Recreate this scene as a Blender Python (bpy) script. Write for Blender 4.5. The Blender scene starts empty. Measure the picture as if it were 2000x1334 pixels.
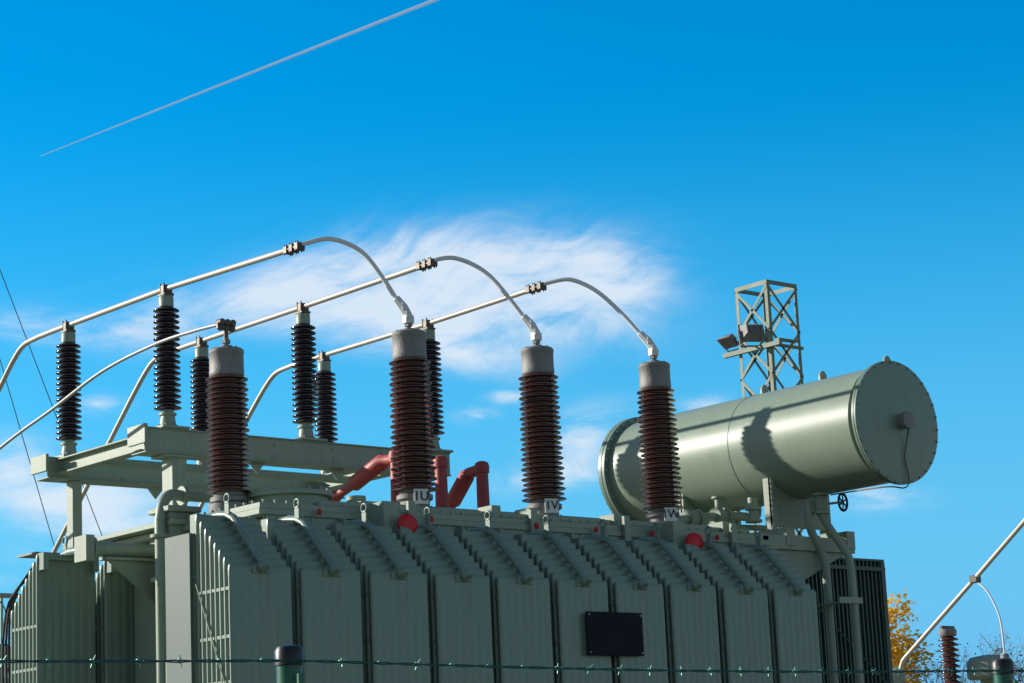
import bpy, bmesh, math, random
from mathutils import Vector, Matrix
random.seed(7)
sc=bpy.context.scene
COL=sc.collection
GZ=-4.5   # ground level (transformer cover is the z=0 datum)

# ---------------------------------------------------------------- mesh builder
class B:
    def __init__(s): s.v=[]; s.f=[]
    def add(s,vs,fs):
        o=len(s.v); s.v+= [tuple(p) for p in vs]; s.f+=[tuple(i+o for i in f) for f in fs]; return s
    def box(s,x0,x1,y0,y1,z0,z1):
        return s.add([(x0,y0,z0),(x1,y0,z0),(x1,y1,z0),(x0,y1,z0),(x0,y0,z1),(x1,y0,z1),(x1,y1,z1),(x0,y1,z1)],
            [(0,3,2,1),(4,5,6,7),(0,1,5,4),(1,2,6,5),(2,3,7,6),(3,0,4,7)])
    def beam(s,a,b,w,h,up=(0,0,1)):
        a=Vector(a);b=Vector(b);d=(b-a).normalized();up=Vector(up)
        x=d.cross(up)
        if x.length<1e-4: x=d.cross(Vector((1,0,0)))
        x.normalize(); y=x.cross(d).normalized()
        vs=[]
        for p in (a,b):
            for i,j in ((-1,-1),(1,-1),(1,1),(-1,1)): vs.append(p+x*(i*w/2)+y*(j*h/2))
        return s.add(vs,[(3,2,1,0),(4,5,6,7),(0,1,5,4),(1,2,6,5),(2,3,7,6),(3,0,4,7)])
    def lathe(s,prof,base=(0,0,0),axis=(0,0,1),n=32):
        base=Vector(base); ax=Vector(axis).normalized()
        x=ax.orthogonal().normalized(); y=ax.cross(x)
        vs=[];fs=[]
        for r,h in prof:
            r=max(r,1e-4)
            for k in range(n):
                t=2*math.pi*k/n; vs.append(base+ax*h+x*(r*math.cos(t))+y*(r*math.sin(t)))
        m=len(prof)
        for i in range(m-1):
            for k in range(n):
                k2=(k+1)%n; fs.append((i*n+k,i*n+k2,(i+1)*n+k2,(i+1)*n+k))
        fs.append(tuple(range(n-1,-1,-1))); fs.append(tuple((m-1)*n+k for k in range(n)))
        return s.add(vs,fs)
    def cyl(s,a,b,r,n=20,r2=None):
        a=Vector(a);b=Vector(b)
        return s.lathe([(r,0),(r if r2 is None else r2,(b-a).length)],a,b-a,n)
    def tube(s,pts,r,n=10):
        pts=[Vector(p) for p in pts]; m=len(pts)
        rs=r if isinstance(r,(list,tuple)) else [r]*m
        ref=None; vs=[];fs=[]
        for i,p in enumerate(pts):
            t=(pts[min(i+1,m-1)]-pts[max(i-1,0)]).normalized()
            if ref is None: ref=t.orthogonal().normalized()
            ref=(ref-t*ref.dot(t)).normalized(); q=t.cross(ref)
            for k in range(n):
                a=2*math.pi*k/n; vs.append(p+ref*(rs[i]*math.cos(a))+q*(rs[i]*math.sin(a)))
        for i in range(m-1):
            for k in range(n):
                k2=(k+1)%n; fs.append((i*n+k,i*n+k2,(i+1)*n+k2,(i+1)*n+k))
        fs.append(tuple(range(n-1,-1,-1))); fs.append(tuple((m-1)*n+k for k in range(n)))
        return s.add(vs,fs)
    def bolts(s,c,axis,R,n,r=.014,h=.025):
        c=Vector(c);ax=Vector(axis).normalized();x=ax.orthogonal().normalized();y=ax.cross(x)
        for k in range(n):
            t=2*math.pi*k/n; p=c+x*(R*math.cos(t))+y*(R*math.sin(t)); s.cyl(p-ax*h,p+ax*h,r,6)
        return s
    def prism(s,poly,a,b,axis):
        n=len(poly);vs=[]
        for val in (a,b):
            for p in poly:
                q=list(p); q.insert(axis,val); vs.append(q)
        fs=[tuple(range(n-1,-1,-1)),tuple(range(n,2*n))]+[(i,(i+1)%n,n+(i+1)%n,n+i) for i in range(n)]
        return s.add(vs,fs)
    def make(s,name,mat,parent=None,bevel=0,ang=47,smooth=True):
        me=bpy.data.meshes.new(name); me.from_pydata(s.v,[],s.f); me.update()
        bm=bmesh.new(); bm.from_mesh(me); bmesh.ops.recalc_face_normals(bm,faces=bm.faces); bm.to_mesh(me); bm.free()
        me.materials.append(mat)
        if smooth:
            me.shade_smooth()
            me.set_sharp_from_angle(angle=math.radians(ang))
        ob=bpy.data.objects.new(name,me); COL.objects.link(ob)
        if parent: ob.parent=parent
        if bevel:
            md=ob.modifiers.new('bevel','BEVEL'); md.width=bevel; md.segments=2; md.limit_method='ANGLE'; md.angle_limit=math.radians(50)
        return ob
def empty(name):
    e=bpy.data.objects.new(name,None); COL.objects.link(e); return e
def smoothpath(pts,n=8):
    pts=[Vector(p) for p in pts]; P=[pts[0]*2-pts[1]]+pts+[pts[-1]*2-pts[-2]]; out=[]
    for i in range(1,len(P)-2):
        a,b,c,d=P[i-1:i+3]
        for k in range(n):
            t=k/n; out.append(.5*((2*b)+(c-a)*t+(2*a-5*b+4*c-d)*t*t+(3*b-a-3*c+d)*t**3))
    out.append(pts[-1]); return out

# ---------------------------------------------------------------- materials
def mat(name,col,rough=.5,metal=0,var=.12,scale=3,streak=0,bump=.0,dirt=(.08,.07,.05),dirtamt=0,spec=.5,bscale=60,trans=0):
    m=bpy.data.materials.new(name); m.use_nodes=True; nt=m.node_tree; N=nt.nodes; L=nt.links
    bs=N['Principled BSDF']; bs.inputs['Roughness'].default_value=rough; bs.inputs['Metallic'].default_value=metal
    bs.inputs['Specular IOR Level'].default_value=spec
    tc=N.new('ShaderNodeTexCoord')
    no=N.new('ShaderNodeTexNoise'); no.inputs['Scale'].default_value=scale; no.inputs['Detail'].default_value=6
    mp=N.new('ShaderNodeMapping'); mp.inputs['Scale'].default_value=(1,1,.25 if streak else 1)
    L.new(tc.outputs['Object'],mp.inputs['Vector']); L.new(mp.outputs[0],no.inputs['Vector'])
    mix=N.new('ShaderNodeMix'); mix.data_type='RGBA'
    mix.inputs['A'].default_value=(*[c*(1-var) for c in col],1); mix.inputs['B'].default_value=(*[min(1,c*(1+var)) for c in col],1)
    L.new(no.outputs['Fac'],mix.inputs['Factor']); out=mix.outputs['Result']
    if dirtamt:
        n2=N.new('ShaderNodeTexNoise'); n2.inputs['Scale'].default_value=scale*6; n2.inputs['Detail'].default_value=8; n2.inputs['Roughness'].default_value=.7
        mp2=N.new('ShaderNodeMapping'); mp2.inputs['Scale'].default_value=(1,1,.12 if streak else 1)
        L.new(tc.outputs['Object'],mp2.inputs['Vector']); L.new(mp2.outputs[0],n2.inputs['Vector'])
        rp=N.new('ShaderNodeMapRange'); rp.inputs[1].default_value=.5; rp.inputs[2].default_value=.75; rp.inputs[4].default_value=dirtamt
        L.new(n2.outputs['Fac'],rp.inputs[0])
        m2=N.new('ShaderNodeMix'); m2.data_type='RGBA'; L.new(rp.outputs[0],m2.inputs['Factor']); L.new(out,m2.inputs['A']); m2.inputs['B'].default_value=(*dirt,1)
        out=m2.outputs['Result']
    L.new(out,bs.inputs['Base Color'])
    r2=N.new('ShaderNodeMapRange'); r2.inputs[3].default_value=max(0,rough-.1); r2.inputs[4].default_value=min(1,rough+.12); L.new(no.outputs['Fac'],r2.inputs[0]); L.new(r2.outputs[0],bs.inputs['Roughness'])
    if bump:
        n3=N.new('ShaderNodeTexNoise'); n3.inputs['Scale'].default_value=bscale; n3.inputs['Detail'].default_value=3; L.new(tc.outputs['Object'],n3.inputs['Vector'])
        bp=N.new('ShaderNodeBump'); bp.inputs['Strength'].default_value=bump; bp.inputs['Distance'].default_value=.01; L.new(n3.outputs['Fac'],bp.inputs['Height']); L.new(bp.outputs[0],bs.inputs['Normal'])
    if trans:
        tl=N.new('ShaderNodeBsdfTranslucent'); L.new(out,tl.inputs[0]); ms=N.new('ShaderNodeMixShader'); ms.inputs[0].default_value=trans
        L.new(bs.outputs[0],ms.inputs[1]); L.new(tl.outputs[0],ms.inputs[2]); L.new(ms.outputs[0],N['Material Output'].inputs[0])
    return m
PAINT=mat('grey_green_paint',(.285,.36,.27),.38,var=.07,scale=2.5,streak=1,bump=.08,dirtamt=.25,dirt=(.16,.18,.13))
PAINT2=mat('steel_paint',(.31,.38,.29),.46,var=.1,scale=3,streak=1,bump=.1,dirtamt=.4,dirt=(.18,.17,.12))
PAINTR=mat('radiator_paint',(.225,.315,.25),.36,var=.08,scale=2,streak=1,bump=.06,dirtamt=.38,dirt=(.13,.17,.13))
PAINTD=mat('shaded_green_paint',(.065,.115,.10),.5,var=.12,scale=2,streak=1,dirtamt=.2)  # green darkened: shade in the fin and radiator gaps is put into the colour
MASTM=mat('mast_paint',(.20,.25,.18),.55,var=.12,scale=3,dirtamt=.3,dirt=(.14,.12,.09))
PORC=mat('brown_porcelain',(.12,.040,.032),.14,var=.25,scale=8,dirtamt=.3,dirt=(.16,.09,.075),spec=.7)
PORCD=mat('dark_porcelain',(.032,.020,.024),.14,var=.25,scale=8,dirtamt=.25,dirt=(.07,.055,.055),spec=.7)
CAPM=mat('cast_aluminium',(.27,.265,.255),.6,metal=.15,var=.22,scale=9,bump=.35,dirtamt=.5,dirt=(.15,.135,.12))
ALU=mat('busbar_aluminium',(.62,.56,.48),.45,metal=.15,var=.08,scale=4,dirtamt=.25,dirt=(.4,.36,.3))
ALU2=mat('weathered_conductor',(.42,.42,.41),.5,metal=.2,var=.1,scale=6)
CABL=mat('stranded_cable',(.88,.88,.87),.5,var=.02,scale=3)
CLAMP=mat('clamp_metal',(.12,.10,.08),.5,metal=.4,var=.3,scale=25)
WHITEM=mat('connector_metal',(.78,.79,.79),.45,var=.1,scale=15)
RED=mat('red_rubber',(.46,.075,.070),.5,var=.15,scale=5,dirtamt=.25,dirt=(.45,.2,.18))
REDS=mat('red_signal_paint',(.72,.012,.015),.45,var=.06)
BLACK=mat('black_plate',(.008,.011,.020),.6,var=.2,scale=2,spec=.15)
DARK=mat('near_black_finish',(.03,.04,.035),.7)  # plain near-black colour of the handwheel and cables
LABEL=mat('white_label',(.8,.8,.76),.5,var=.08,scale=20,dirtamt=.2,dirt=(.4,.38,.33))
INK=mat('black_ink',(.01,.01,.01),.5)
POSTG=mat('fence_post_green',(.010,.13,.085),.35,var=.2,scale=10)
POSTC=mat('fence_post_cap',(.015,.015,.017),.4)
WIREG=mat('fence_wire_green',(.02,.11,.095),.4,metal=.2,var=.2)
BARB=mat('barb_coated',(.06,.24,.20),.4,metal=.3)
GLASS=mat('lamp_glass',(.08,.08,.085),.1)
WIREM=mat('line_wire',(.05,.06,.07),.5)
BARK=mat('bark',(.34,.27,.20),.9)
YEL=mat('autumn_leaves',(.92,.60,.07),.7,var=.2,scale=.8,trans=.45)
OLV=mat('sparse_leaves',(.50,.38,.18),.7,var=.4,scale=.8,trans=.5)
GRASS=mat('grass_gravel',(.16,.16,.11),.95,var=.4,scale=.6,dirtamt=.5,dirt=(.24,.22,.18))

# ---------------------------------------------------------------- ground
B().add([(-4000,-4000,GZ),(4000,-4000,GZ),(4000,4000,GZ),(-4000,4000,GZ)],[(0,1,2,3)]).make('ground',GRASS)

# ---------------------------------------------------------------- transformer
TR=empty('power_transformer')
t=B().box(-1.74,3.98,-.30,1.80,GZ+.35,-.22)
for x in [-1.5+.42*i for i in range(14)]:
    t.box(x,x+.02,-.42,-.30,-1.2,-.215)
t.box(-1.80,4.04,-.345,-.30,-.30,-.215)
t.box(-1.5,3.8,0.0,1.5,GZ,GZ+.35)
t.make('tank',PAINT,TR,bevel=.006)
l=B().box(-1.88,4.10,-.36,1.95,-.215,-.165)
l.box(-1.86,4.08,-.34,1.93,-.162,-.115)
x=-1.80
while x<4.05:
    l.cyl((x,-.31,-.115),(x,-.31,-.085),.016,6); l.cyl((x,-.31,-.25),(x,-.31,-.215),.016,6); x+=.115
for y in [i*.12-.2 for i in range(18)]: l.cyl((-1.83,y,-.115),(-1.83,y,-.085),.016,6)
l.box(-1.2,3.9,-.26,-.20,-.112,-.055)
l.box(-1.2,3.9,-.20,-.14,-.112,-.10)
for x in [-1.7+.33*i for i in range(18)]:
    l.prism([(-.36,-.216),(-.30,-.216),(-.30,-.40)],x,x+.014,0)
l.make('lid',PAINT,TR,bevel=.003)
h=B()
h.lathe([(.40,0),(.40,.05),(.33,.05),(.33,.13),(.37,.13),(.37,.17),(.30,.175),(.12,.19)],(-1.18,.22,-.112),n=36)
h.bolts((-1.18,.22,.06),(0,0,1),.35,18)
h.lathe([(.09,0),(.09,.08),(.12,.08),(.12,.12),(.05,.13),(.05,.2)],(-.75,.35,-.112),n=20)
h.lathe([(.06,0),(.06,.16),(.085,.16),(.085,.2)],(-.45,.25,-.112),n=18)
h.box(-.72,-.30,-.18,.15,-.11,-.02)
h.box(-.60,-.22,.55,.9,-.11,.03)
for x in (.62,1.05,2.08,3.5):
    h.box(x,x+.10,-.30,-.10,-.11,.0); h.lathe([(.04,0),(.04,.08),(.055,.08),(.055,.11)],(x+.2,-.05,-.11),n=14)
for x in (-.35,1.02,2.15,3.55):
    h.box(x-.035,x+.035,-.40,-.363,-.30,-.03)
h.tube([(-1.9,.9,.106),(-1.2,.9,.106),(-.6,.9,.08),(0,.9,.06),(3.6,1.0,.02)],.045,14)
h.tube([(-.8,-.10,-.03),(3.7,-.10,-.03)],.014,8)
for k in range(9): h.cyl((-.5+.5*k,-.10,-.11),(-.5+.5*k,-.10,-.03),.008,6)
h.make('lid_fittings',PAINT2,TR,bevel=.004)
c=B()
c.box(-1.99,-1.742,.80,1.05,GZ,-.05)
c.box(-2.03,-1.70,.76,1.09,-.05,.0)
c.box(-2.02,-1.745,.77,1.08,-.62,-.58)
c.box(-2.06,-1.76,.72,.798,-1.55,-1.30)
c.make('corner_duct',PAINT2,TR,bevel=.008)
c=B()
c.tube(smoothpath([(-1.80,.9,.106),(-1.92,.9,.106),(-1.99,.9,.04),(-2.04,.88,-.12)],5)+[(-2.05,.86,-.3),(-2.05,.86,GZ)],.048,16)
c.lathe([(.085,0),(.085,.035)],(-1.78,.9,.106),(-1,0,0),n=20); c.lathe([(.085,0),(.085,.03)],(-2.045,.87,-.24),(0,0,-1),n=20)
c.lathe([(.105,0),(.105,.03),(.065,.03),(.065,.62),(.10,.62),(.10,.66)],(-2.47,1.3,-.325),(1,0,0),n=24)
c.lathe([(.06,0),(.06,.09)],(-2.50,1.3,-.325),(1,0,0),n=20)
c.box(-2.56,-2.48,1.2,1.40,-.44,-.22)
c.prism([(-2.34,-.40),(-1.75,-.40),(-1.75,-.78),(-1.85,-.78)],1.25,1.29,1)
c.box(-2.36,-1.75,1.22,1.34,-.42,-.395)
c.lathe([(.05,0),(.06,.1),(.04,.2)],(-1.82,1.1,-.42),(0,0,1),n=16)
c.make('end_pipework',PAINT2,TR,bevel=.004)
B().box(-2.0,-1.6,.75,2.05,-.16,-.118).make('rear_cover',PAINT2,TR,bevel=.004)

# radiator unit
W=.568; NP=8; NCH=7
def plate(b,x0,x1,yc,zt,zb,th):
    n=NCH*6; prof=[]
    for i in range(n+1):
        u=i/n; e=1 if min(u,1-u)>.02 else .55
        s_=math.sin(math.pi*(u*NCH)); a=.0075*(abs(s_)**.35)-.003
        prof.append((x0+(x1-x0)*u,(th/2*e+a)))
    ring=[(x,-d) for x,d in prof]+[(x,d) for x,d in reversed(prof)]
    flat=[(x,-th/2*(1 if .02<(x-x0)/(x1-x0)<.98 else .55)) for x,d in prof]; flat=flat+[(x,-d) for x,d in reversed(flat)]
    m=len(ring); vs=[]; fs=[]
    levels=[(zb,1,0,ring),(zt-.10,1,0,ring),(zt-.075,1,0,flat),(zt-.05,1,0,flat),(zt-.022,.9,.002,flat),(zt-.007,.62,.006,flat),(zt,.2,.014,flat)]
    for z,k,ins,rg in levels:
        for x,d in rg:
            xx=min(max(x,x0+ins),x1-ins); vs.append((xx,yc+d*k,z))
    for i in range(len(levels)-1):
        for j in range(m):
            j2=(j+1)%m; fs.append((i*m+j,i*m+j2,(i+1)*m+j2,(i+1)*m+j))
    fs.append(tuple((len(levels)-1)*m+j for j in range(m))); fs.append(tuple(range(m-1,-1,-1)))
    b.add(vs,fs)
ZB=-3.9
ru=B()
for j in range(NP): plate(ru,0,W,.018+.063*j,-.74+.062*j,ZB,.034)
for z in (-.92,-1.28,-1.62,-2.4,-3.2):
    ru.box(.004,.012,.03,.47,z-.012,z+.012); ru.box(W-.012,W-.004,.03,.47,z-.012,z+.012)
for z in (-1.9,-3.4): ru.box(.05,W-.05,.03,.47,z-.02,z+.02)
radmesh=ru.make('radiator_plates',PAINTR,TR,ang=28)
radmesh.location=(-2.70,-1.15,0)
rh=B(); cx=W*.5
rh.tube([(cx,-.045,-.755),(cx,.02,-.685),(cx,.36,-.335),(cx,.44,-.30),(cx,.55,-.29),(cx,.86,-.30)],[.028,.031,.033,.036,.04,.04],14)
rh.lathe([(.040,0),(.047,.02),(.040,.05)],(cx,-.055,-.775),(0,.66,.75),n=16)
rh.box(cx-.085,cx+.085,-.014,.014,-.80,-.747)
rh.prism([(.38,-.30),(.44,-.30),(.44,-.215),(.42,-.195),(.40,-.195),(.38,-.215)],cx-.03,cx-.016,0)
rh.tube([(cx-.023+.0,.41+.035*math.cos(t),-.175+.035*math.sin(t)) for t in [2*math.pi*k/16 for k in range(17)]],.010,8)
rh.box(cx-.20,cx+.20,.455,.52,-.36,-.31)
rh.box(cx-.27,cx-.22,.46,.56,-.45,-.30); rh.box(cx+.22,cx+.27,.46,.56,-.45,-.30)
headm=rh.make('radiator_header',PAINTR,TR,bevel=.002); headm.location=(-2.70,-1.15,0)
PITCH=.661
def linked(o,loc,rot=0,parent=TR):
    q=bpy.data.objects.new(o.name,o.data); q.location=loc; q.rotation_euler=(0,0,rot); q.parent=parent
    for md in o.modifiers:
        n=q.modifiers.new(md.name,md.type); n.width=md.width; n.segments=md.segments; n.limit_method=md.limit_method; n.angle_limit=md.angle_limit
    COL.objects.link(q); return q
for i in range(1,10):
    jx,jz=random.uniform(-.006,.006),random.uniform(-.006,.006)
    linked(radmesh,(-2.70+PITCH*i+jx,-1.15+jz,jz)); linked(headm,(-2.70+PITCH*i+jx,-1.15+jz,jz))
for i in range(10):
    linked(radmesh,(-2.64+PITCH*i+W,2.36,0),math.pi); linked(headm,(-2.64+PITCH*i+W,2.36,0),math.pi)
fb=B()
fb.box(-2.60,3.80,-.62,-.56,-.52,-.44)
for i in range(11): fb.box(-2.74+PITCH*i+.0,-2.74+PITCH*i+.03,-.66,-.31,GZ+.3,-.45)
fb.make('radiator_frame',PAINTD,TR)
B().tube([(-2.712,-.70,-.85),(-2.712,-1.13,-1.75)],.006,6).tube([(-2.712,-1.13,-1.75),(-2.712,-.70,-2.4)],.006,6).make('stay_rod',PAINT2,TR)
for x in (-.62,2.72):
    B().box(x-.17,x-.02,-.585,-.31,-.36,-.08).box(x-.10,x+.10,-.59,-.57,-.42,-.20).make('jacking_bracket',PAINT2,TR,bevel=.004)
    B().lathe([(.086,0),(.092,.01),(.092,.03),(.082,.042),(.03,.046)],(x,-.66,-.285),(-.2,-1,0),n=32).make('red_cover',REDS,TR)
rk=B()
for x in (-1.32,-.15,1.04,1.75,2.45,3.3): rk.lathe([(.018,0),(.022,.03),(.01,.05)],(x,-.40,-.20),(0,-.3,1),n=12)
rk.make('red_valve_caps',REDS,TR)
B().box(.85,1.50,-1.205,-1.190,-1.385,-1.015).make('name_plate',BLACK,TR,bevel=.004)
pb=B()
for a in (.875,1.475):
    for z in (-1.36,-1.04): pb.cyl((a,-1.213,z),(a,-1.2,z),.008,8)
for x in (.95,1.4): pb.box(x,x+.04,-1.189,-1.16,-1.37,-1.03)
pb.make('name_plate_screws',PAINT2,TR)

# red plug-in cable terminations
def rads(n,seq):
    out=[]
    for i in range(n):
        t=i/(n-1)*(len(seq)-1); k=min(int(t),len(seq)-2); out.append(seq[k]+(seq[k+1]-seq[k])*(t-k))
    return out
def boot(x,y,h,pts,rr):
    e=empty('red_cable_termination')
    b=B()
    b.lathe([(.120,0),(.125,.03),(.125,.11),(.11,.13),(.11,.28),(.08,.31),(.062,.34),(.058,h-.02),(.070,h-.015),(.073,h+.05),(.062,h+.085),(.03,h+.10)],(x,y,-.112),n=26)
    b.tube([(x,y,h-.112+.02)]+pts[:1],[.052,.054],18)
    b.tube(pts,rr,18)
    b.make('boot',RED,e)
boot(1.27,1.2,.72,[(1.27,1.28,.63),(1.27,1.38,.60),(1.27,1.42,.58),(1.27,1.80,.34),(1.27,1.84,.31),(1.27,2.05,.17)],[.054,.054,.076,.076,.052,.045])
boot(1.78,1.2,.70,[(1.78,1.26,.61),(1.78,1.40,.60),(1.78,1.43,.58),(1.78,1.66,.36),(1.78,1.69,.33),(1.78,1.85,.12)],[.054,.054,.078,.078,.052,.045])
boot(.74,1.2,.74,[(.74,1.26,.64),(.74,1.38,.65),(.74,1.42,.645),(.74,1.86,.50),(.74,1.90,.485),(.74,2.12,.43),(.74,2.15,.42),(.74,2.4,.38)],[.054,.054,.076,.076,.042,.042,.06,.045])
e=empty('red_cable_termination'); b=B(); b.tube(smoothpath([(.45,.75,-.05),(.42,.95,.06),(.38,1.25,.12),(.3,1.7,.08)],6),rads(19,[.06,.10,.10,.05]),18)
b.lathe([(.09,0),(.09,.05),(.05,.06),(.05,.2)],(.05,1.5,-.11),n=20); b.make('boot',RED,e)

# ---------------------------------------------------------------- bushings
def shedprof(z0,z1,n,r0,rb,rt,alt=.82):
    p=[(r0*1.02,z0)]; s=(z1-z0)/n
    for i in range(n):
        R=rb+(rt-rb)*(i/(n-1)); 
        if i%2: R=r0+(R-r0)*alt
        z=z0+s*i
        p+=[(r0,z+s*.12),(R*.93,z+s*.20),(R,z+s*.26),(R*1.0,z+s*.36),(R*.96,z+s*.44),(r0+(R-r0)*.45,z+s*.66),(r0,z+s*.9)]
    p.append((r0*1.02,z1)); return p
def label(txt,loc,parent,rotz,size=.11):
    c=bpy.data.curves.new('phase_lettering','FONT'); c.body=txt; c.size=size; c.align_x='CENTER'; c.align_y='CENTER'; c.extrude=.0015; c.offset=.001
    c.materials.append(INK); o=bpy.data.objects.new('phase_lettering',c); o.location=loc; o.rotation_euler=(math.pi/2,0,rotz); o.parent=parent; COL.objects.link(o)
def bushing(x,y,z0,ztop,zcap,txt,r,rt,n,armdir):
    e=empty('transformer_bushing')
    b=B(); b.lathe([(.17,-.112-z0),(.175,-.06-z0),(.175,-.03-z0),(.13,-.025-z0),(.13,.03),(.16,.05),(.16,.085),(.135,.10),(.135,.125)],(x,y,z0),n=32)
    b.bolts((x,y,-.04),(0,0,1),.155,10,.011,.022)
    b.make('flange',CAPM,e)
    B().lathe(shedprof(z0+.12,zcap+.01,n,.118,r,rt),(x,y,0),n=40).make('porcelain',PORC,e,ang=50)
    q=rt*.82
    b=B(); b.lathe([(q*.88,zcap-.005),(q*.98,zcap+.008),(q,zcap+.02),(q,zcap+.06),(q*.985,zcap+.065),(q*.985,ztop-.05),(q*1.01,ztop-.045),(q*1.01,ztop-.015),(q*.9,ztop),(.05,ztop+.006)],(x,y,0),n=36)
    b.bolts((x,y,ztop),(0,0,1),q*.72,6,.010,.014)
    b.make('cap',CAPM,e)
    b=B(); b.cyl((x,y,ztop),(x,y,ztop+.03),.05,16); b.cyl((x,y,ztop+.03),(x,y,ztop+.10),.024,12); b.cyl((x,y,ztop+.05),(x,y,ztop+.08),.038,6)
    if armdir:
        dx,dy=armdir
        b.make('stud',CAPM,e)
        b=B()
        pts=[(x,y,ztop+.07),(x,y,ztop+.15),(x+dx*.35,y+dy*.35,ztop+.22),(x+dx,y+dy,ztop+.31)]
        b.tube(pts,[.036,.044,.047,.038],6)
        b.box(x-.045,x+.045,y-.03,y+.03,ztop+.075,ztop+.15)
        for p in (pts[1],pts[2]):
            for o_ in (-.02,.025): b.cyl((p[0]-.045,p[1]-.05,p[2]+o_),(p[0]+.045,p[1]+.05,p[2]+o_),.014,8)
        b.make('terminal',WHITEM,e,bevel=.006)
    else: b.make('stud',CAPM,e)
    if txt:
        a=math.radians(-20.5); nx,ny=math.sin(a),-math.cos(a); tx,ty=-ny,nx
        bb=B(); cxp,cyp=x+nx*.182,y+ny*.182
        bb.beam((cxp-tx*.065,cyp-ty*.065,.055),(cxp+tx*.065,cyp+ty*.065,.055),.008,.13); bb.make('phase_plate',LABEL,e)
        bb=B(); bb.beam((x+nx*.12,y+ny*.12,.055),(x+nx*.177,y+ny*.177,.055),.05,.04); bb.make('plate_bracket',CAPM,e)
        label(txt,(x+nx*.1875,y+ny*.1875,.055),e,a,.115)
    return e
JD=((-.09,.05),(-.085,.07),(-.08,.09))
for i,tx in enumerate(('1U','1V','1W')):
    bushing(1.5*i,0,0,1.546,1.29,tx,.205,.185,25,JD[i])
nb=bushing(-1.66,.4,-.06,1.30,1.055,None,.190,.18,23,None)
b=B(); 
for dx in (-.055,0,.055): b.cyl((-1.66+dx,.4,1.46),(-1.66+dx,.4,1.53),.024,10); b.cyl((-1.66+dx,.36,1.53),(-1.66+dx,.44,1.53),.028,10)
b.box(-1.75,-1.57,.385,.415,1.47,1.52); b.cyl((-1.66,.4,1.30),(-1.66,.4,1.47),.02,10)
b.make('terminal_clamp',CLAMP,nb,bevel=.003)

# ---------------------------------------------------------------- conservator
CO=empty('oil_conservator_tank')
CX,CZ,CR=4.83,.885,.565
b=B()
b.lathe([(CR,0),(CR,3.40)],(CX,-1.30,CZ),(0,1,0),n=96)
b.make('barrel',PAINT,CO)
b=B()
b.lathe([(.585,0),(.605,.003),(.605,.022),(.585,.025),(.585,.028),(.605,.03),(.605,.052),(.57,.056)],(CX,-1.43,CZ),(0,1,0),n=96)
b.lathe([(CR-.01,0),(CR+.0035,.006),(CR+.0035,.014),(CR-.01,.02)],(CX,.30,CZ),(0,1,0),n=96)
b.lathe([(CR-.01,0),(.58,.012),(CR-.01,.02)],(CX,-1.37,CZ),(0,1,0),n=96)
b.lathe([(.57,0),(.625,.003),(.625,.04),(.605,.042),(.605,.05),(.625,.052),(.625,.095),(.57,.1)],(CX,2.08,CZ),(0,1,0),n=96)
b.bolts((CX,-1.405,CZ),(0,1,0),.587,30,.012,.036)
b.bolts((CX,2.13,CZ),(0,1,0),.60,32,.014,.07)
b.make('end_flanges',PAINTR,CO,ang=30)
b=B(); b.lathe([(.075,0),(.075,.05),(.085,.05),(.085,.10),(.06,.105)],(CX+.06,-1.43,CZ+.01),(0,-1,0),n=24); b.make('oil_level_gauge',CAPM,CO)
b=B(); b.tube(smoothpath([(CX+.06,-1.52,CZ-.06),(CX+.08,-1.46,CZ-.18),(CX+.05,-1.445,CZ-.35),(CX+.08,-1.45,CZ-.55),(CX+.02,-1.44,CZ-.64),(CX-.1,-1.3,CZ-.62),(CX-.1,-.6,CZ-.60)],6),.007,6); b.make('gauge_cable',CLAMP,CO)
b=B()
for y in (.28,-.52,-1.36,1.95):
    b.prism([(CX-.05,CZ+CR-.01),(CX+.05,CZ+CR-.01),(CX+.05,CZ+CR+.06),(CX+.02,CZ+CR+.10),(CX-.02,CZ+CR+.10),(CX-.05,CZ+CR+.06)],y-.01,y+.01,1)
b.cyl((CX,-1.30,CZ+CR),(CX,-1.30,CZ+CR+.05),.03)
b.make('lifting_lugs',PAINT2,CO)
b=B()
for y in (-.1,1.15):
    b.box(CX-.42,CX-.37,y-.02,y+.10,-.12,CZ-.30); b.box(CX+.37,CX+.42,y-.02,y+.10,-.12,CZ-.30)
    b.prism([(CX-.42,.02),(CX+.42,.02),(CX+.42,.62),(CX+.30,.42),(CX,.33),(CX-.30,.42),(CX-.42,.62)],y,y+.03,1)
    b.box(4.0,CX+.45,y-.05,y+.13,-.20,-.12)
b.box(CX-.50,CX-.38,-.35,1.5,-.20,-.02); b.box(CX+.38,CX+.50,-.35,1.5,-.20,-.02)
b.box(4.0,CX+.5,-.34,-.26,-.24,-.10)
b.prism([(4.0,-.24),(CX+.4,-.24),(4.0,-.8)],-.30,-.27,1)
b.make('cradle',PAINT2,CO,bevel=.004)
b=B()
b.tube(smoothpath([(3.2,.4,.02),(3.6,.42,.10),(4.0,.45,.16),(4.5,.45,.2)],5),.045,14)
b.tube(smoothpath([(4.45,.45,.2),(CX-.1,.45,.2),(CX-.05,.45,.26),(CX-.05,.45,.38)],5),.045,14)
for x in (3.75,4.15): b.lathe([(.09,0),(.09,.03),(.07,.03),(.07,.14),(.09,.14),(.09,.17)],(x,.44,.13 if x<4 else .17),(1,0,.1),n=18)
b.cyl((4.22,.44,.17),(4.22,.44,.36),.04); b.cyl((4.22,.44,.36),(4.22,.44,.38),.07)
b.lathe([(.085,0),(.085,.025),(.055,.03),(.05,.12),(.085,.125),(.085,.15),(.05,.155),(.05,.25)],(4.46,.2,.10),(0,0,1),n=20)
b.tube([(4.0,.30,.05),(CX,.30,.07)],.03,10)
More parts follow.
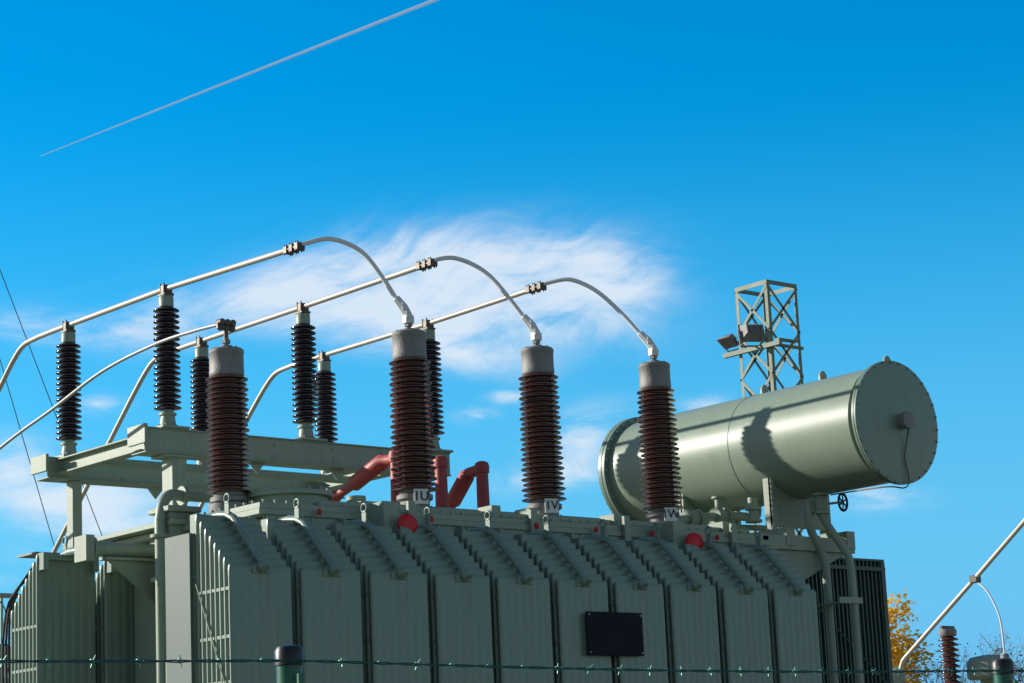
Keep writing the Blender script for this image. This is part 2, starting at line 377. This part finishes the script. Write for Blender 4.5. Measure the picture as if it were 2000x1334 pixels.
b.cyl((CX-.05,-.42,.10),(CX-.05,-.42,.36),.045); b.lathe([(.085,0),(.085,.03)],(CX-.05,-.42,.30),n=18); b.lathe([(.085,0),(.085,.03)],(CX-.05,-.42,.12),n=18)
b.lathe([(.06,-.08),(.075,-.03),(.075,.03),(.06,.08)],(CX-.05,-.42,.215),n=18)
b.cyl((CX-.05,-.42,.215),(CX+.17,-.50,.24),.012,8)
b.tube(smoothpath([(CX-.15,-.34,.25),(CX-.14,-.34,-.02),(CX-.02,-.36,-.25),(CX,-.38,-.42)],5)+[(CX,-.38,GZ+.2)],.042,14)
b.tube(smoothpath([(CX-.05,-.42,.12),(CX-.0,-.46,-.02),(CX+.12,-.56,-.28),(CX+.14,-.58,-.45)],5)+[(CX+.14,-.58,GZ+.2)],.042,14)
for z in (-.75,-2.0,-3.2): b.box(CX-.12,CX+.22,-.635,-.62,z-.03,z+.03); b.box(CX-.12,CX+.0,-.615,-.34,z-.03,z-.02)
b.make('pipework',PAINT2,CO)
b=B(); 
c0=Vector((CX+.18,-.505,.24)); ax=Vector((.22,-.08,.025)).normalized(); xx=ax.orthogonal().normalized(); yy=ax.cross(xx)
b.tube([c0+xx*(.085*math.cos(t))+yy*(.085*math.sin(t)) for t in [2*math.pi*k/24 for k in range(25)]],.012,8)
for k in range(3):
    t=k*math.pi/3; d=xx*math.cos(t)+yy*math.sin(t); b.tube([c0-d*.085,c0+d*.085],.008,6)
b.make('handwheel',DARK,CO)

# right hand cooler bank
RB=empty('cooling_radiator_bank')
b=B()
x=5.30
while x<6.53:
    b.box(x,x+.018,.35,1.9,ZB,-.20); x+=.062
b.box(5.30,6.54,.42,1.8,-3.5,-.35)
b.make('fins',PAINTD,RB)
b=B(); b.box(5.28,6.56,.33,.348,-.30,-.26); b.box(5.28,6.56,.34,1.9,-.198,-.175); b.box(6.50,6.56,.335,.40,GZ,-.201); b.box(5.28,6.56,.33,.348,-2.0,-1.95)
b.tube([(5.0,.9,-.12),(6.4,.9,-.12)],.06,12); b.box(5.9,6.1,.5,.8,-.173,-.09)
b.tube([(5.28,.30,-.6),(6.55,.30,-1.6)],.010,6)
b.make('frame',PAINTD,RB)

# ---------------------------------------------------------------- gantry
GA=empty('steel_support_gantry')
XS=(-.829,.761,2.351); YA,YB=2.658,4.504; ZT=1.046
b=B()
def chan(b,x0,x1,yf,z0,z1,d=.16):
    b.box(x0,x1,yf+.02,yf+.032,z0+.012,z1-.012); b.box(x0,x1,yf,yf+d,z1-.012,z1); b.box(x0,x1,yf,yf+d,z0,z0+.012)
chan(b,-1.156,2.48,2.524,.779,1.020,.25)
chan(b,-1.14,2.48,4.362,.798,1.011,.25)
for yy_,zt_ in ((2.524,1.020),(4.362,1.011)):
    b.box(-1.19,-1.157,yy_-.04,yy_+.27,.86,zt_+.02)
    for x in (.15,1.1,2.05): b.prism([(x-.09,.777),(x+.09,.777),(x,.67)],yy_+.10,yy_+.12,1)
    for x in (-.3,.3,1.0,1.6,2.2):
        for z in (.84,.95): b.cyl((x,yy_+.005,z),(x,yy_+.022,z),.012,6)
    for x in XS: b.box(x-.15,x+.15,yy_-.02,yy_+.28,zt_+.003,ZT)
for x in (-.99,2.06):
    b.box(x-.07,x+.07,2.776,4.36,.975,.990); b.box(x-.07,x+.07,2.776,4.36,.835,.85); b.box(x-.01,x+.01,2.776,4.36,.85,.975)
for x0,x1 in ((-.85,-.69),(2.02,2.2)):
    b.box(x0,x1,2.56,2.74,GZ,.777)
for x0,x1 in ((-.85,-.745),(2.02,2.15)):
    b.box(x0,x1,4.40,4.52,GZ,.796)
b.box(-.95,-.62,2.53,2.775,.755,.777)
b.box(-.99,2.06,3.5,3.58,.81,.88)
b.make('frame',PAINT2,GA,bevel=.003)
def post(x,y):
    e=empty('post_insulator'); zb=ZT
    B().lathe([(.095,0),(.095,.02),(.08,.025),(.066,.11),(.083,.12),(.083,.14),(.057,.145),(.057,.19)],(x,y,zb),n=28).bolts((x,y,zb+.02),(0,0,1),.085,6,.01,.015).make('base',PAINT2,e)
    B().lathe(shedprof(zb+.17,2.215,18,.068,.131,.125,.97),(x,y,0),n=32).make('sheds',PORCD,e,ang=50)
    B().lathe([(.052,0),(.071,.01),(.071,.105),(.064,.115),(.03,.12)],(x,y,2.205),n=24).make('cap',PAINT2,e)
    b=B(); b.box(x-.055,x+.055,y-.06,y+.06,2.322,2.345); b.box(x-.045,x+.045,y-.045,y+.045,2.345,2.425)
    for dx in (-.042,.042):
        for dy in (-.032,.032): b.cyl((x+dx,y+dy,2.31),(x+dx,y+dy,2.445),.009,6)
    b.make('clamp',CLAMP,e,bevel=.006)
BZ=2.398
EY=(.528,.642,.916); EZ=(2.322,2.398,2.416)
JP=(((-.77,.42,2.352),(-.613,.334,2.392),(-.45,.245,2.345),(-.316,.172,2.239),(-.18,.098,2.02),(-.09,.05,1.85)),
    ((-.69,.54,2.430),(-.55,.48,2.445),(-.41,.365,2.37),(-.29,.265,2.245),(-.17,.155,2.03),(-.085,.07,1.85)),
    ((-.60,.80,2.448),(-.482,.640,2.462),(-.37,.49,2.38),(-.271,.361,2.25),(-.16,.21,2.04),(-.08,.09,1.85)))
for i,x in enumerate(XS):
    post(x,YA); post(x,YB)
    e=empty('busbar'); ye,ze=EY[i],EZ[i]
    b=B(); b.tube([(x,ye-.03,ze),(x,YA,BZ-.004),(x,4.74,BZ)]+smoothpath([(x,5.12,BZ-.005),(x,5.42,2.365),(x,5.64,2.245),(x,5.93,2.011)],6)+[(x,8.42,-.15),(x+.02,8.56,-.27)],.0265,16)
    b.make('tube',ALU,e)
    xb=1.5*i
    b=B(); b.box(x-.035,x+.035,ye-.10,ye+.13,ze-.010,ze+.010)
    for dy in (-.07,.015,.10): b.box(x-.042,x+.042,ye+dy-.026,ye+dy+.026,ze-.034,ze+.034)
    for dy in (-.085,-.055,.0,.03,.085,.115):
        for dx in (-.034,.034): b.cyl((x+dx,ye+dy,ze-.045),(x+dx,ye+dy,ze+.048),.008,6)
    b.make('end_clamp',CLAMP,e,bevel=.005)
    b=B(); path=[(x,ye,ze),(x+.012,ye-.07,ze+.012)]+[(xb+p[0],p[1],p[2]) for p in JP[i]]
    b.tube(smoothpath(path,8),.021,16)
    b.make('flexible_jumper',CABL,e)
b=B(); b.tube(smoothpath([(-1.66,.4,1.53),(-1.66,.9,1.555),(-1.66,1.55,1.555),(-1.66,2.43,1.475),(-1.66,3.38,1.27),(-1.66,4.38,1.06),(-1.66,6.5,.5),(-1.66,9.5,-.4)],8),.016,12); b.make('neutral_conductor',ALU2)

# ---------------------------------------------------------------- lattice mast with floodlights
M=empty('lattice_floodlight_mast')
mx,my,w,mt=10.415,5.298,.60,4.39
b=B()
legs=[(mx,my),(mx+w,my),(mx+w,my+w),(mx,my+w)]
for (x,y),(sx,sy) in zip(legs,((1,1),(-1,1),(-1,-1),(1,-1))):
    b.box(min(x,x+sx*.055),max(x,x+sx*.055),min(y,y+sy*.007),max(y,y+sy*.007),GZ,mt)
    b.box(min(x,x+sx*.007),max(x,x+sx*.007),min(y+sy*.008,y+sy*.055),max(y+sy*.008,y+sy*.055),GZ,mt)
zs=[mt-.06]
while zs[-1]>GZ+.5: zs.append(zs[-1]-.62)
for k in range(4):
    a=legs[k]; c=legs[(k+1)%4]
    for j in range(len(zs)-1):
        b.beam((a[0],a[1],zs[j]),(c[0],c[1],zs[j+1]),.008,.038,up=(0,0,1)); b.beam((c[0],c[1],zs[j]),(a[0],a[1],zs[j+1]),.008,.038,up=(0,0,1))
    b.beam((a[0],a[1],mt-.03),(c[0],c[1],mt-.03),.008,.06)
b.box(mx-.07,mx-.01,my-.22,my+w+.25,3.44,3.50)
b.box(mx+.0,mx+w,my-.05,my-.02,3.46,3.50); b.box(mx-.07,mx+.3,my-.22,my-.15,3.50,3.53)
b.make('lattice',MASTM,M)
def flood(loc,rot,s):
    bb=B(); bb.box(-.5*s,.5*s,-.10*s,.0,-.36*s,.36*s); 
    bb.add([(-.45*s,0,-.32*s),(.45*s,0,-.32*s),(.45*s,0,.32*s),(-.45*s,0,.32*s),(-.28*s,.3*s,-.18*s),(.28*s,.3*s,-.18*s),(.28*s,.3*s,.18*s),(-.28*s,.3*s,.18*s)],[(0,3,2,1),(4,5,6,7),(0,1,5,4),(1,2,6,5),(2,3,7,6),(3,0,4,7)])
    for k in range(5): bb.box((-.3+.14*k)*s,(-.28+.14*k)*s,.0,.36*s,-.2*s,.2*s)
    bb.box(-.56*s,-.53*s,-.02*s,.06*s,-.6*s,.1*s); bb.box(.53*s,.56*s,-.02*s,.06*s,-.6*s,.1*s); bb.box(-.56*s,.56*s,-.02*s,.06*s,-.63*s,-.6*s)
    o=bb.make('floodlight',CAPM,M); o.location=loc; o.rotation_euler=rot
    g=B().box(-.44*s,.44*s,-.108*s,-.101*s,-.31*s,.31*s).make('floodlight_glass',GLASS,M); g.location=loc; g.rotation_euler=rot
flood((mx-.04,my+.30,3.70),(math.radians(20),0,math.radians(150)),.36)
flood((mx-.04,my+.76,3.66),(math.radians(50),0,math.radians(-95)),.27)

# ---------------------------------------------------------------- fence
F=empty('barbed_wire_fence')
for k in range(-3,6):
    x=-9.43+2.52*k
    B().lathe([(.029,0),(.029,2.09)],(x,-11.5,GZ),n=24).box(x-.008,x+.008,-11.545,-11.528,GZ+2.04,GZ+2.07).make('post',POSTG,F)
    B().lathe([(.028,0),(.033,.001),(.033,.032),(.028,.042),(.01,.046)],(x,-11.5,GZ+2.09),n=24).make('post_cap',POSTC,F)
b=B(); bb=B(); zz,yy_=-2.402,-11.54
n=900; x0,x1=-17,3
for ph in (0,math.pi):
    b.tube([(x0+(x1-x0)*k/n,yy_+.0022*math.cos(ph+k*.9),zz+.0022*math.sin(ph+k*.9)-.012*math.sin(math.pi*(((x0+(x1-x0)*k/n)+9.43)/2.52%1))) for k in range(n+1)],.0018,5)
x=x0+.04
while x<x1:
    z=zz-.012*math.sin(math.pi*((x+9.43)/2.52%1)); a=random.random()*6
    for q in (0,1.7):
        dy,dz=math.cos(a+q),math.sin(a+q)
        bb.tube([(x-.004,yy_-dy*.013,z-dz*.013),(x,yy_,z+.003),(x+.004,yy_+dy*.013,z+dz*.013)],.001,4)
    bb.tube([(x+.0045*t/6-.006,yy_+.0042*math.cos(t*2),z+.0042*math.sin(t*2)) for t in [i*.4 for i in range(16)]],.0011,4)
    x+=.1+random.random()*.01
b.make('wire',WIREG,F); bb.make('barbs',BARB,F)
b=B()
for z in [GZ+.05+.2*i for i in range(10)]: b.tube([(-17,-11.5,z),(3,-11.5,z)],.002,4)
x=-17
while x<3: b.tube([(x,-11.502,GZ),(x,-11.502,GZ+1.87)],.002,4); x+=.05
b.make('mesh_panel',WIREG,F)

# ---------------------------------------------------------------- background switchgear
def smallpost(name,x,y,zt,zs_,r,n,headr):
    e=empty(name)
    B().lathe(shedprof(zs_,zt-.12,n,r*.5,r,r,.95),(x,y,0),n=24).make('sheds',PORC,e,ang=50)
    B().lathe([(headr,0),(headr*1.1,.02),(headr*1.1,.09),(headr*.8,.12)],(x,y,zt-.12),n=20).make('head',CAPM,e)
    B().lathe([(headr*1.2,0),(headr*1.2,.06),(headr,.08),(headr,.25)],(x,y,zs_-.25),n=20).box(x-.06,x+.06,y-.06,y+.06,GZ,zs_-.25).make('stand',PAINT2,e)
    return e
e=smallpost('measuring_transformer',14.82,6.24,-.18,-1.25,.155,12,.12)
b=B(); b.box(14.67,14.97,6.22,6.26,-.18,-.15); b.make('terminal',CLAMP,e)
e=smallpost('surge_arrester',15.1,5.45,-.62,-1.6,.10,10,.06)
b=B(); b.lathe([(.30,0),(.34,.03),(.34,.25),(.28,.32),(.10,.35)],(15.3,5.9,-.95),n=24); b.box(15.2,15.4,5.8,6.0,GZ,-.95); b.make('head_tank',PAINT2,e)
e=empty('busbar'); b=B(); b.tube([(14.3,2.9,2.25),(14.78,4.66,1.19),(15.11,5.88,.52),(15.19,7.37,-.50)]+smoothpath([(15.19,7.44,-.56),(15.19,7.5,-.7),(15.19,7.5,-.9)],4),.036,12); b.make('tube',ALU,e)
b=B(); b.box(15.06,15.17,5.81,5.95,.46,.57); b.make('tap_clamp',CLAMP,e,bevel=.01)
b=B(); b.tube(smoothpath([(15.1,5.88,.5),(15.1,5.66,.30),(15.1,5.48,-.1),(15.1,5.45,-.62)],6),.014,8); b.make('dropper',CABL,e)
b=B(); b.tube([(15.3,4.3,-.05),(15.3,5.2,-.70)],.03,10); b.make('lower_tube',ALU,e)
b=B(); b.box(15.0,15.5,7.25,7.75,-1.5,-.95); b.lathe([(.1,0),(.14,.05),(.14,.25),(.08,.3)],(15.19,7.6,-.95),n=16); b.box(15.1,15.3,7.4,7.6,GZ,-1.5); b.make('drive_box',PAINT2,e,bevel=.01)
for DX in XS:
    D=empty('disconnector'); DX+=.03; DY=8.58
    b=B(); b.lathe(shedprof(-.53,-.33,4,.04,.075,.075,.95),(DX,DY,0),n=24); b.make('sheds',PORC,D,ang=50)
    b=B(); b.cyl((DX,DY,-.33),(DX,DY,-.26),.05); b.cyl((DX,DY,-.60),(DX,DY,-.53),.065)
    b.box(DX-.50,DX+.10,DY-.15,DY+.15,-1.35,-.60)
    b.lathe([(.12,0),(.13,.03),(.13,.10),(.08,.16)],(DX-.20,DY-.02,-.60),n=20)
    b.box(DX-.3,DX,DY-.1,DY+.1,GZ,-1.35); b.tube([(DX-.9,DY+.1,.14),(DX+.1,DY+.1,.14)],.03,10); b.tube([(DX-.13,DY+.1,.14),(DX-.13,DY+.1,-.6)],.016,8)
    b.tube(smoothpath([(DX-.25,DY+.1,.14),(DX-.10,DY+.1,.0),(DX-.06,DY+.1,-.25),(DX-.1,DY+.1,-.6)],5),.010,8)
    b.make('mechanism',PAINT2,D,bevel=.01)
    B().box(DX-.26,DX+.06,DY-.165,DY-.152,-.84,-.66).make('label_plate',LABEL,D)
    label('CC',(DX-.10,DY-.17,-.75),D,0,.15)
e=empty('cable_termination'); b=B()
b.lathe([(.14,0),(.14,.04),(.09,.05),(.09,.10),(.05,.12)],(.12,6.6,.20),n=20); b.box(.04,.20,6.5,6.7,GZ,-.5); b.box(-.02,.26,6.45,6.75,-.5,.2); b.box(-.16,.34,6.4,6.8,.33,.35); b.make('head',CAPM,e)
b=B()
for k in range(4): b.tube(smoothpath([(.02+.05*k,6.55,.3),(-.08+.02*k,6.7,.15),(-.16,6.9+.05*k,-.25),(-.14,6.9+.08*k,-1.5),(-.14,6.9,GZ)],6),.014,6)
b.make('cables',DARK,e)
def ext(a,b_,t0,t1): a=Vector(a);b_=Vector(b_); return a+(b_-a)*t0,a+(b_-a)*t1
for a,c in (((15.84,37.18,12.05),(19.15,37.61,5.09)),((15.84,37.18,9.67),(17.51,37.41,4.99))):
    p,q=ext(a,c,-1,2.3 if c[0]>18 else 3.0); B().tube([p,q],.012,6).make('guy_wire',WIREM)

# ---------------------------------------------------------------- trees
def tree(name,x,y,top,spread,leafm,nleaf,lsize,seed,crown=None):
    rnd=random.Random(seed); e=empty(name); b=B(); tips=[]
    H=top-GZ
    def grow(p,d,L,r,dep):
        pts=[p];q=p.copy();dd=d.copy()
        for k in range(4):
            dd=(dd+Vector((rnd.uniform(-.15,.15),rnd.uniform(-.15,.15),rnd.uniform(-.02,.12)))).normalized(); q=q+dd*L/4; pts.append(q.copy())
        b.tube(pts,[r*(1-.13*i) for i in range(5)],5 if dep>1 else 8)
        if dep>=4: tips.extend(pts[1:]); return
        if dep>=2: tips.extend(pts[2:])
        for k in range(rnd.choice((3,4)) if dep else 7):
            s=pts[rnd.choice((2,3,4))] if dep else pts[rnd.choice((2,3,4,4))]
            nd=(dd*.8+Vector((rnd.uniform(-1,1),rnd.uniform(-1,1),rnd.uniform(-.1,.6)))*spread).normalized()
            grow(s,nd,L*rnd.uniform(.5,.68),r*.48,dep+1)
    grow(Vector((0,0,0)),Vector((0,0,1)),H*.52,H*.016,0)
    zmax=max(v[2] for v in b.v); k=H/zmax
    fx=lambda p:(x+p[0]*k,y+p[1]*k,GZ+p[2]*k)
    b.v=[fx(v) for v in b.v]; tips=[Vector(fx(t)) for t in tips]
    b.make('branches',BARK,e)
    lb=B()
    cen=[]
    if crown:
        rx,rz=crown
        for _ in range(90):
            while True:
                p=Vector((rnd.uniform(-1,1),rnd.uniform(-1,1),rnd.uniform(-1,1)))
                if p.length<1: break
            cen.append(Vector((x+p.x*rx,y+p.y*rx,top-rz*.95+p.z*rz)))
    for i in range(nleaf):
        if cen and rnd.random()<.75: c=rnd.choice(cen)+Vector((rnd.gauss(0,1),rnd.gauss(0,1),rnd.gauss(0,1)))*.28
        else: c=rnd.choice(tips)+Vector((rnd.gauss(0,1),rnd.gauss(0,1),rnd.gauss(0,1)))*H*.02
        u=Vector((rnd.gauss(0,1),rnd.gauss(0,1),rnd.gauss(0,1))).normalized(); w_=u.orthogonal().normalized(); s=lsize*rnd.uniform(.5,1.2)
        lb.add([c-u*s,c+w_*s*.6,c+u*s,c-w_*s*.6],[(0,1,2,3)])
    lb.make('leaves',leafm,e,smooth=False)
tree('autumn_tree',78.9,61.5,7.7,.5,YEL,5500,.16,3,(1.5,3.2))
tree('bare_tree',83.9,56.0,6.6,.8,OLV,500,.09,5)
tree('bare_tree',86.0,55.0,8.6,.8,OLV,500,.09,9)
tree('bare_tree',81.3,59.4,5.6,.8,OLV,500,.10,11)
tree('bare_tree',82.6,58.0,5.4,.8,OLV,700,.10,13)

# ---------------------------------------------------------------- contrail
m=bpy.data.materials.new('contrail_ice'); m.use_nodes=True; nt=m.node_tree; nt.nodes.clear()
o=nt.nodes.new('ShaderNodeOutputMaterial'); mx1=nt.nodes.new('ShaderNodeMixShader'); tr=nt.nodes.new('ShaderNodeBsdfTransparent'); tl=nt.nodes.new('ShaderNodeBsdfTranslucent'); df=nt.nodes.new('ShaderNodeBsdfDiffuse'); m3=nt.nodes.new('ShaderNodeMixShader')
tl.inputs[0].default_value=(.88,.95,1,1); df.inputs[0].default_value=(.88,.95,1,1); mx1.inputs[0].default_value=.30; m3.inputs[0].default_value=.4
nt.links.new(tl.outputs[0],m3.inputs[1]); nt.links.new(df.outputs[0],m3.inputs[2]); nt.links.new(tr.outputs[0],mx1.inputs[1]); nt.links.new(m3.outputs[0],mx1.inputs[2]); nt.links.new(mx1.outputs[0],o.inputs[0])
for sc_ in (1.0,.62):
    pts=[];rs=[]
    for k in range(81):
        t=k/80; pts.append(Vector((4882,8773,3000)).lerp(Vector((5522,2109,3000)),t)); rs.append((1.8+12*t**.8)*sc_)
    B().tube(pts,rs,16).make('contrail' if sc_==1 else 'contrail_core',m,None if sc_==1 else bpy.data.objects['contrail'])

# ---------------------------------------------------------------- world
SD=Vector((-1.95,2.80,1.22)).normalized()   # towards the sun
el=math.asin(SD.z); az=math.atan2(SD.x,SD.y)
w_=bpy.data.worlds.new('World'); sc.world=w_; w_.use_nodes=True; nt=w_.node_tree; N=nt.nodes; L=nt.links
bg=N['Background']; bg.inputs['Strength'].default_value=.09
sky=N.new('ShaderNodeTexSky'); sky.sky_type='NISHITA'; sky.sun_disc=False; sky.sun_elevation=el; sky.sun_rotation=az; sky.air_density=1.0; sky.dust_density=.1; sky.ozone_density=2.0
tc=N.new('ShaderNodeTexCoord')
def V(op,a,b=None):
    n=N.new('ShaderNodeVectorMath'); n.operation=op
    for i,x in enumerate((a,b)):
        if x is None: continue
        if isinstance(x,(tuple,list)): n.inputs[i].default_value=x
        else: L.new(x,n.inputs[i])
    return n.outputs['Value'] if op=='DOT_PRODUCT' else n.outputs['Vector']
def S(op,a,b=None,c=None,clamp=False):
    n=N.new('ShaderNodeMath'); n.operation=op; n.use_clamp=clamp
    for i,x in enumerate((a,b,c)):
        if x is None: continue
        if isinstance(x,(int,float)): n.inputs[i].default_value=x
        else: L.new(x,n.inputs[i])
    return n.outputs[0]
def MIX(f,a,b,bt='MIX'):
    n=N.new('ShaderNodeMix'); n.data_type='RGBA'; n.blend_type=bt
    for nm,x in (('Factor',f),('A',a),('B',b)):
        if isinstance(x,(int,float)): n.inputs[nm].default_value=x
        elif isinstance(x,tuple): n.inputs[nm].default_value=x
        else: L.new(x,n.inputs[nm])
    return n.outputs['Result']
fwd=(.6399,.7406,.2053); rgt=(.7621,-.6460,-.0449); upv=(-.0994,-.1852,.9777)
d=tc.outputs['Generated']
F_=V('DOT_PRODUCT',d,fwd); Fm=S('MAXIMUM',F_,.05)
X=S('MULTIPLY',S('DIVIDE',V('DOT_PRODUCT',d,rgt),Fm),4.5278)
Y=S('MULTIPLY',S('DIVIDE',V('DOT_PRODUCT',d,upv),Fm),4.5278)
# deeper, clearer blue in the north-eastern half of the dome, paler towards the horizon
hsv=N.new('ShaderNodeHueSaturation'); hsv.inputs['Saturation'].default_value=1.6; L.new(sky.outputs[0],hsv.inputs['Color'])
deep=MIX(1.0,hsv.outputs[0],(.50,2.12,2.10,1),'MULTIPLY')
elz=V('DOT_PRODUCT',d,(0,0,1))
lo=N.new('ShaderNodeMapRange'); lo.interpolation_type='SMOOTHSTEP'; lo.inputs[1].default_value=.02; lo.inputs[2].default_value=.30; lo.inputs[3].default_value=.94; lo.inputs[4].default_value=0; L.new(elz,lo.inputs[0])
deep=MIX(lo.outputs[0],deep,(1.7,5.2,9.8,1))
mr=N.new('ShaderNodeMapRange'); mr.interpolation_type='SMOOTHSTEP'; mr.inputs[1].default_value=.55; mr.inputs[2].default_value=.93; L.new(F_,mr.inputs[0])
base=MIX(mr.outputs[0],sky.outputs[0],deep)
def blob(px,py,a,b,amp,rot=0):
    x0=(px-1000)/1000; y0=(667-py)/1000; dx=S('SUBTRACT',X,x0); dy=S('SUBTRACT',Y,y0); c,s=math.cos(rot),math.sin(rot)
    ka,kb=1000/a,1000/b
    u=S('ADD',S('MULTIPLY',dx,c*ka),S('MULTIPLY',dy,s*ka)); v=S('SUBTRACT',S('MULTIPLY',dy,c*kb),S('MULTIPLY',dx,s*kb))
    q=S('MULTIPLY_ADD',u,u,S('MULTIPLY',v,v))
    return S('MULTIPLY',S('POWER',.3679,q),amp)
def blobs(lst):
    acc=None
    for bl in lst:
        g=blob(*bl); acc=g if acc is None else S('ADD',acc,g)
    return S('MINIMUM',acc,1.15)
main=blobs([(940,530,300,95,1.1,.05),(1070,610,210,70,1.0,-.1),(760,600,270,85,.75,0),(540,565,190,50,.65,.3),(930,695,120,40,.85,-.2),(1180,530,120,60,.7,0)])
puff=blobs([(330,620,150,60,.75,.1),(80,640,180,50,.6,0),(20,910,120,60,.95,0),(180,975,190,42,1.0,0),(200,790,55,20,.95,0),(930,812,48,17,1.0,0),(985,775,40,14,1.0,0),(1365,795,55,22,1.0,.2),
           (1140,850,110,60,.9,.3),(1060,935,150,32,.85,.1),(1720,975,110,26,.9,0),(230,1040,190,34,.8,0),(40,1110,180,34,.7,0)])
fx,fy=(-100-1000)/1000,(667-840)/1000
dx=S('SUBTRACT',X,fx); dy=S('SUBTRACT',Y,fy)
th=S('ARCTAN2',dy,dx); rr=S('SQRT',S('MULTIPLY_ADD',dx,dx,S('MULTIPLY',dy,dy)))
warp=N.new('ShaderNodeTexNoise'); warp.inputs['Scale'].default_value=2.6; warp.inputs['Detail'].default_value=2
cmb0=N.new('ShaderNodeCombineXYZ'); L.new(X,cmb0.inputs[0]); L.new(Y,cmb0.inputs[1]); L.new(cmb0.outputs[0],warp.inputs['Vector'])
wv=S('MULTIPLY',S('SUBTRACT',warp.outputs['Fac'],.5),4.0)
cmb=N.new('ShaderNodeCombineXYZ'); L.new(S('MULTIPLY',rr,3.6),cmb.inputs[0]); L.new(S('MULTIPLY_ADD',th,15,wv),cmb.inputs[1])
n1=N.new('ShaderNodeTexNoise'); n1.inputs['Scale'].default_value=1.0; n1.inputs['Detail'].default_value=8; n1.inputs['Roughness'].default_value=.62; L.new(cmb.outputs[0],n1.inputs['Vector'])
mp=N.new('ShaderNodeMapping'); mp.inputs['Scale'].default_value=(.6,1.5,1); mp.inputs['Rotation'].default_value=(0,0,-.12); L.new(cmb0.outputs[0],mp.inputs['Vector'])
n2=N.new('ShaderNodeTexNoise'); n2.inputs['Scale'].default_value=6; n2.inputs['Detail'].default_value=8; n2.inputs['Roughness'].default_value=.62; n2.inputs['Distortion'].default_value=.6; L.new(mp.outputs[0],n2.inputs['Vector'])
nn=S('ADD',S('MULTIPLY',n1.outputs['Fac'],.55),S('MULTIPLY',n2.outputs['Fac'],.45))
den=S('MAXIMUM',S('MULTIPLY',main,S('MULTIPLY_ADD',nn,4.2,-1.22)),S('MULTIPLY',puff,S('MULTIPLY_ADD',n2.outputs['Fac'],3.8,-1.2)))
sm=N.new('ShaderNodeMapRange'); sm.interpolation_type='SMOOTHSTEP'; sm.inputs[1].default_value=.0; sm.inputs[2].default_value=1.25; sm.inputs[4].default_value=.85; L.new(den,sm.inputs[0])
L.new(MIX(sm.outputs[0],base,(8.8,9.6,10.6,1)),bg.inputs['Color'])

sun=bpy.data.lights.new('sun','SUN'); sun.energy=5; sun.angle=math.radians(.5); sun.color=(1,.94,.84)
so=bpy.data.objects.new('sun',sun); so.rotation_euler=SD.to_track_quat('Z','Y').to_euler(); so.location=(0,0,30); COL.objects.link(so)

# ---------------------------------------------------------------- camera
cam=bpy.data.cameras.new('camera'); cam.sensor_width=36; cam.lens=81.5; cam.clip_end=40000; cam.clip_start=.1
co=bpy.data.objects.new('camera',cam); COL.objects.link(co)
R=Vector(rgt);U=Vector(upv);Fw=Vector(fwd)
co.matrix_world=Matrix(((R.x,U.x,-Fw.x,-12.4071),(R.y,U.y,-Fw.y,-15.7482),(R.z,U.z,-Fw.z,-2.7834),(0,0,0,1)))
sc.camera=co
sc.view_settings.view_transform='Standard'; sc.view_settings.look='None'; sc.view_settings.exposure=0
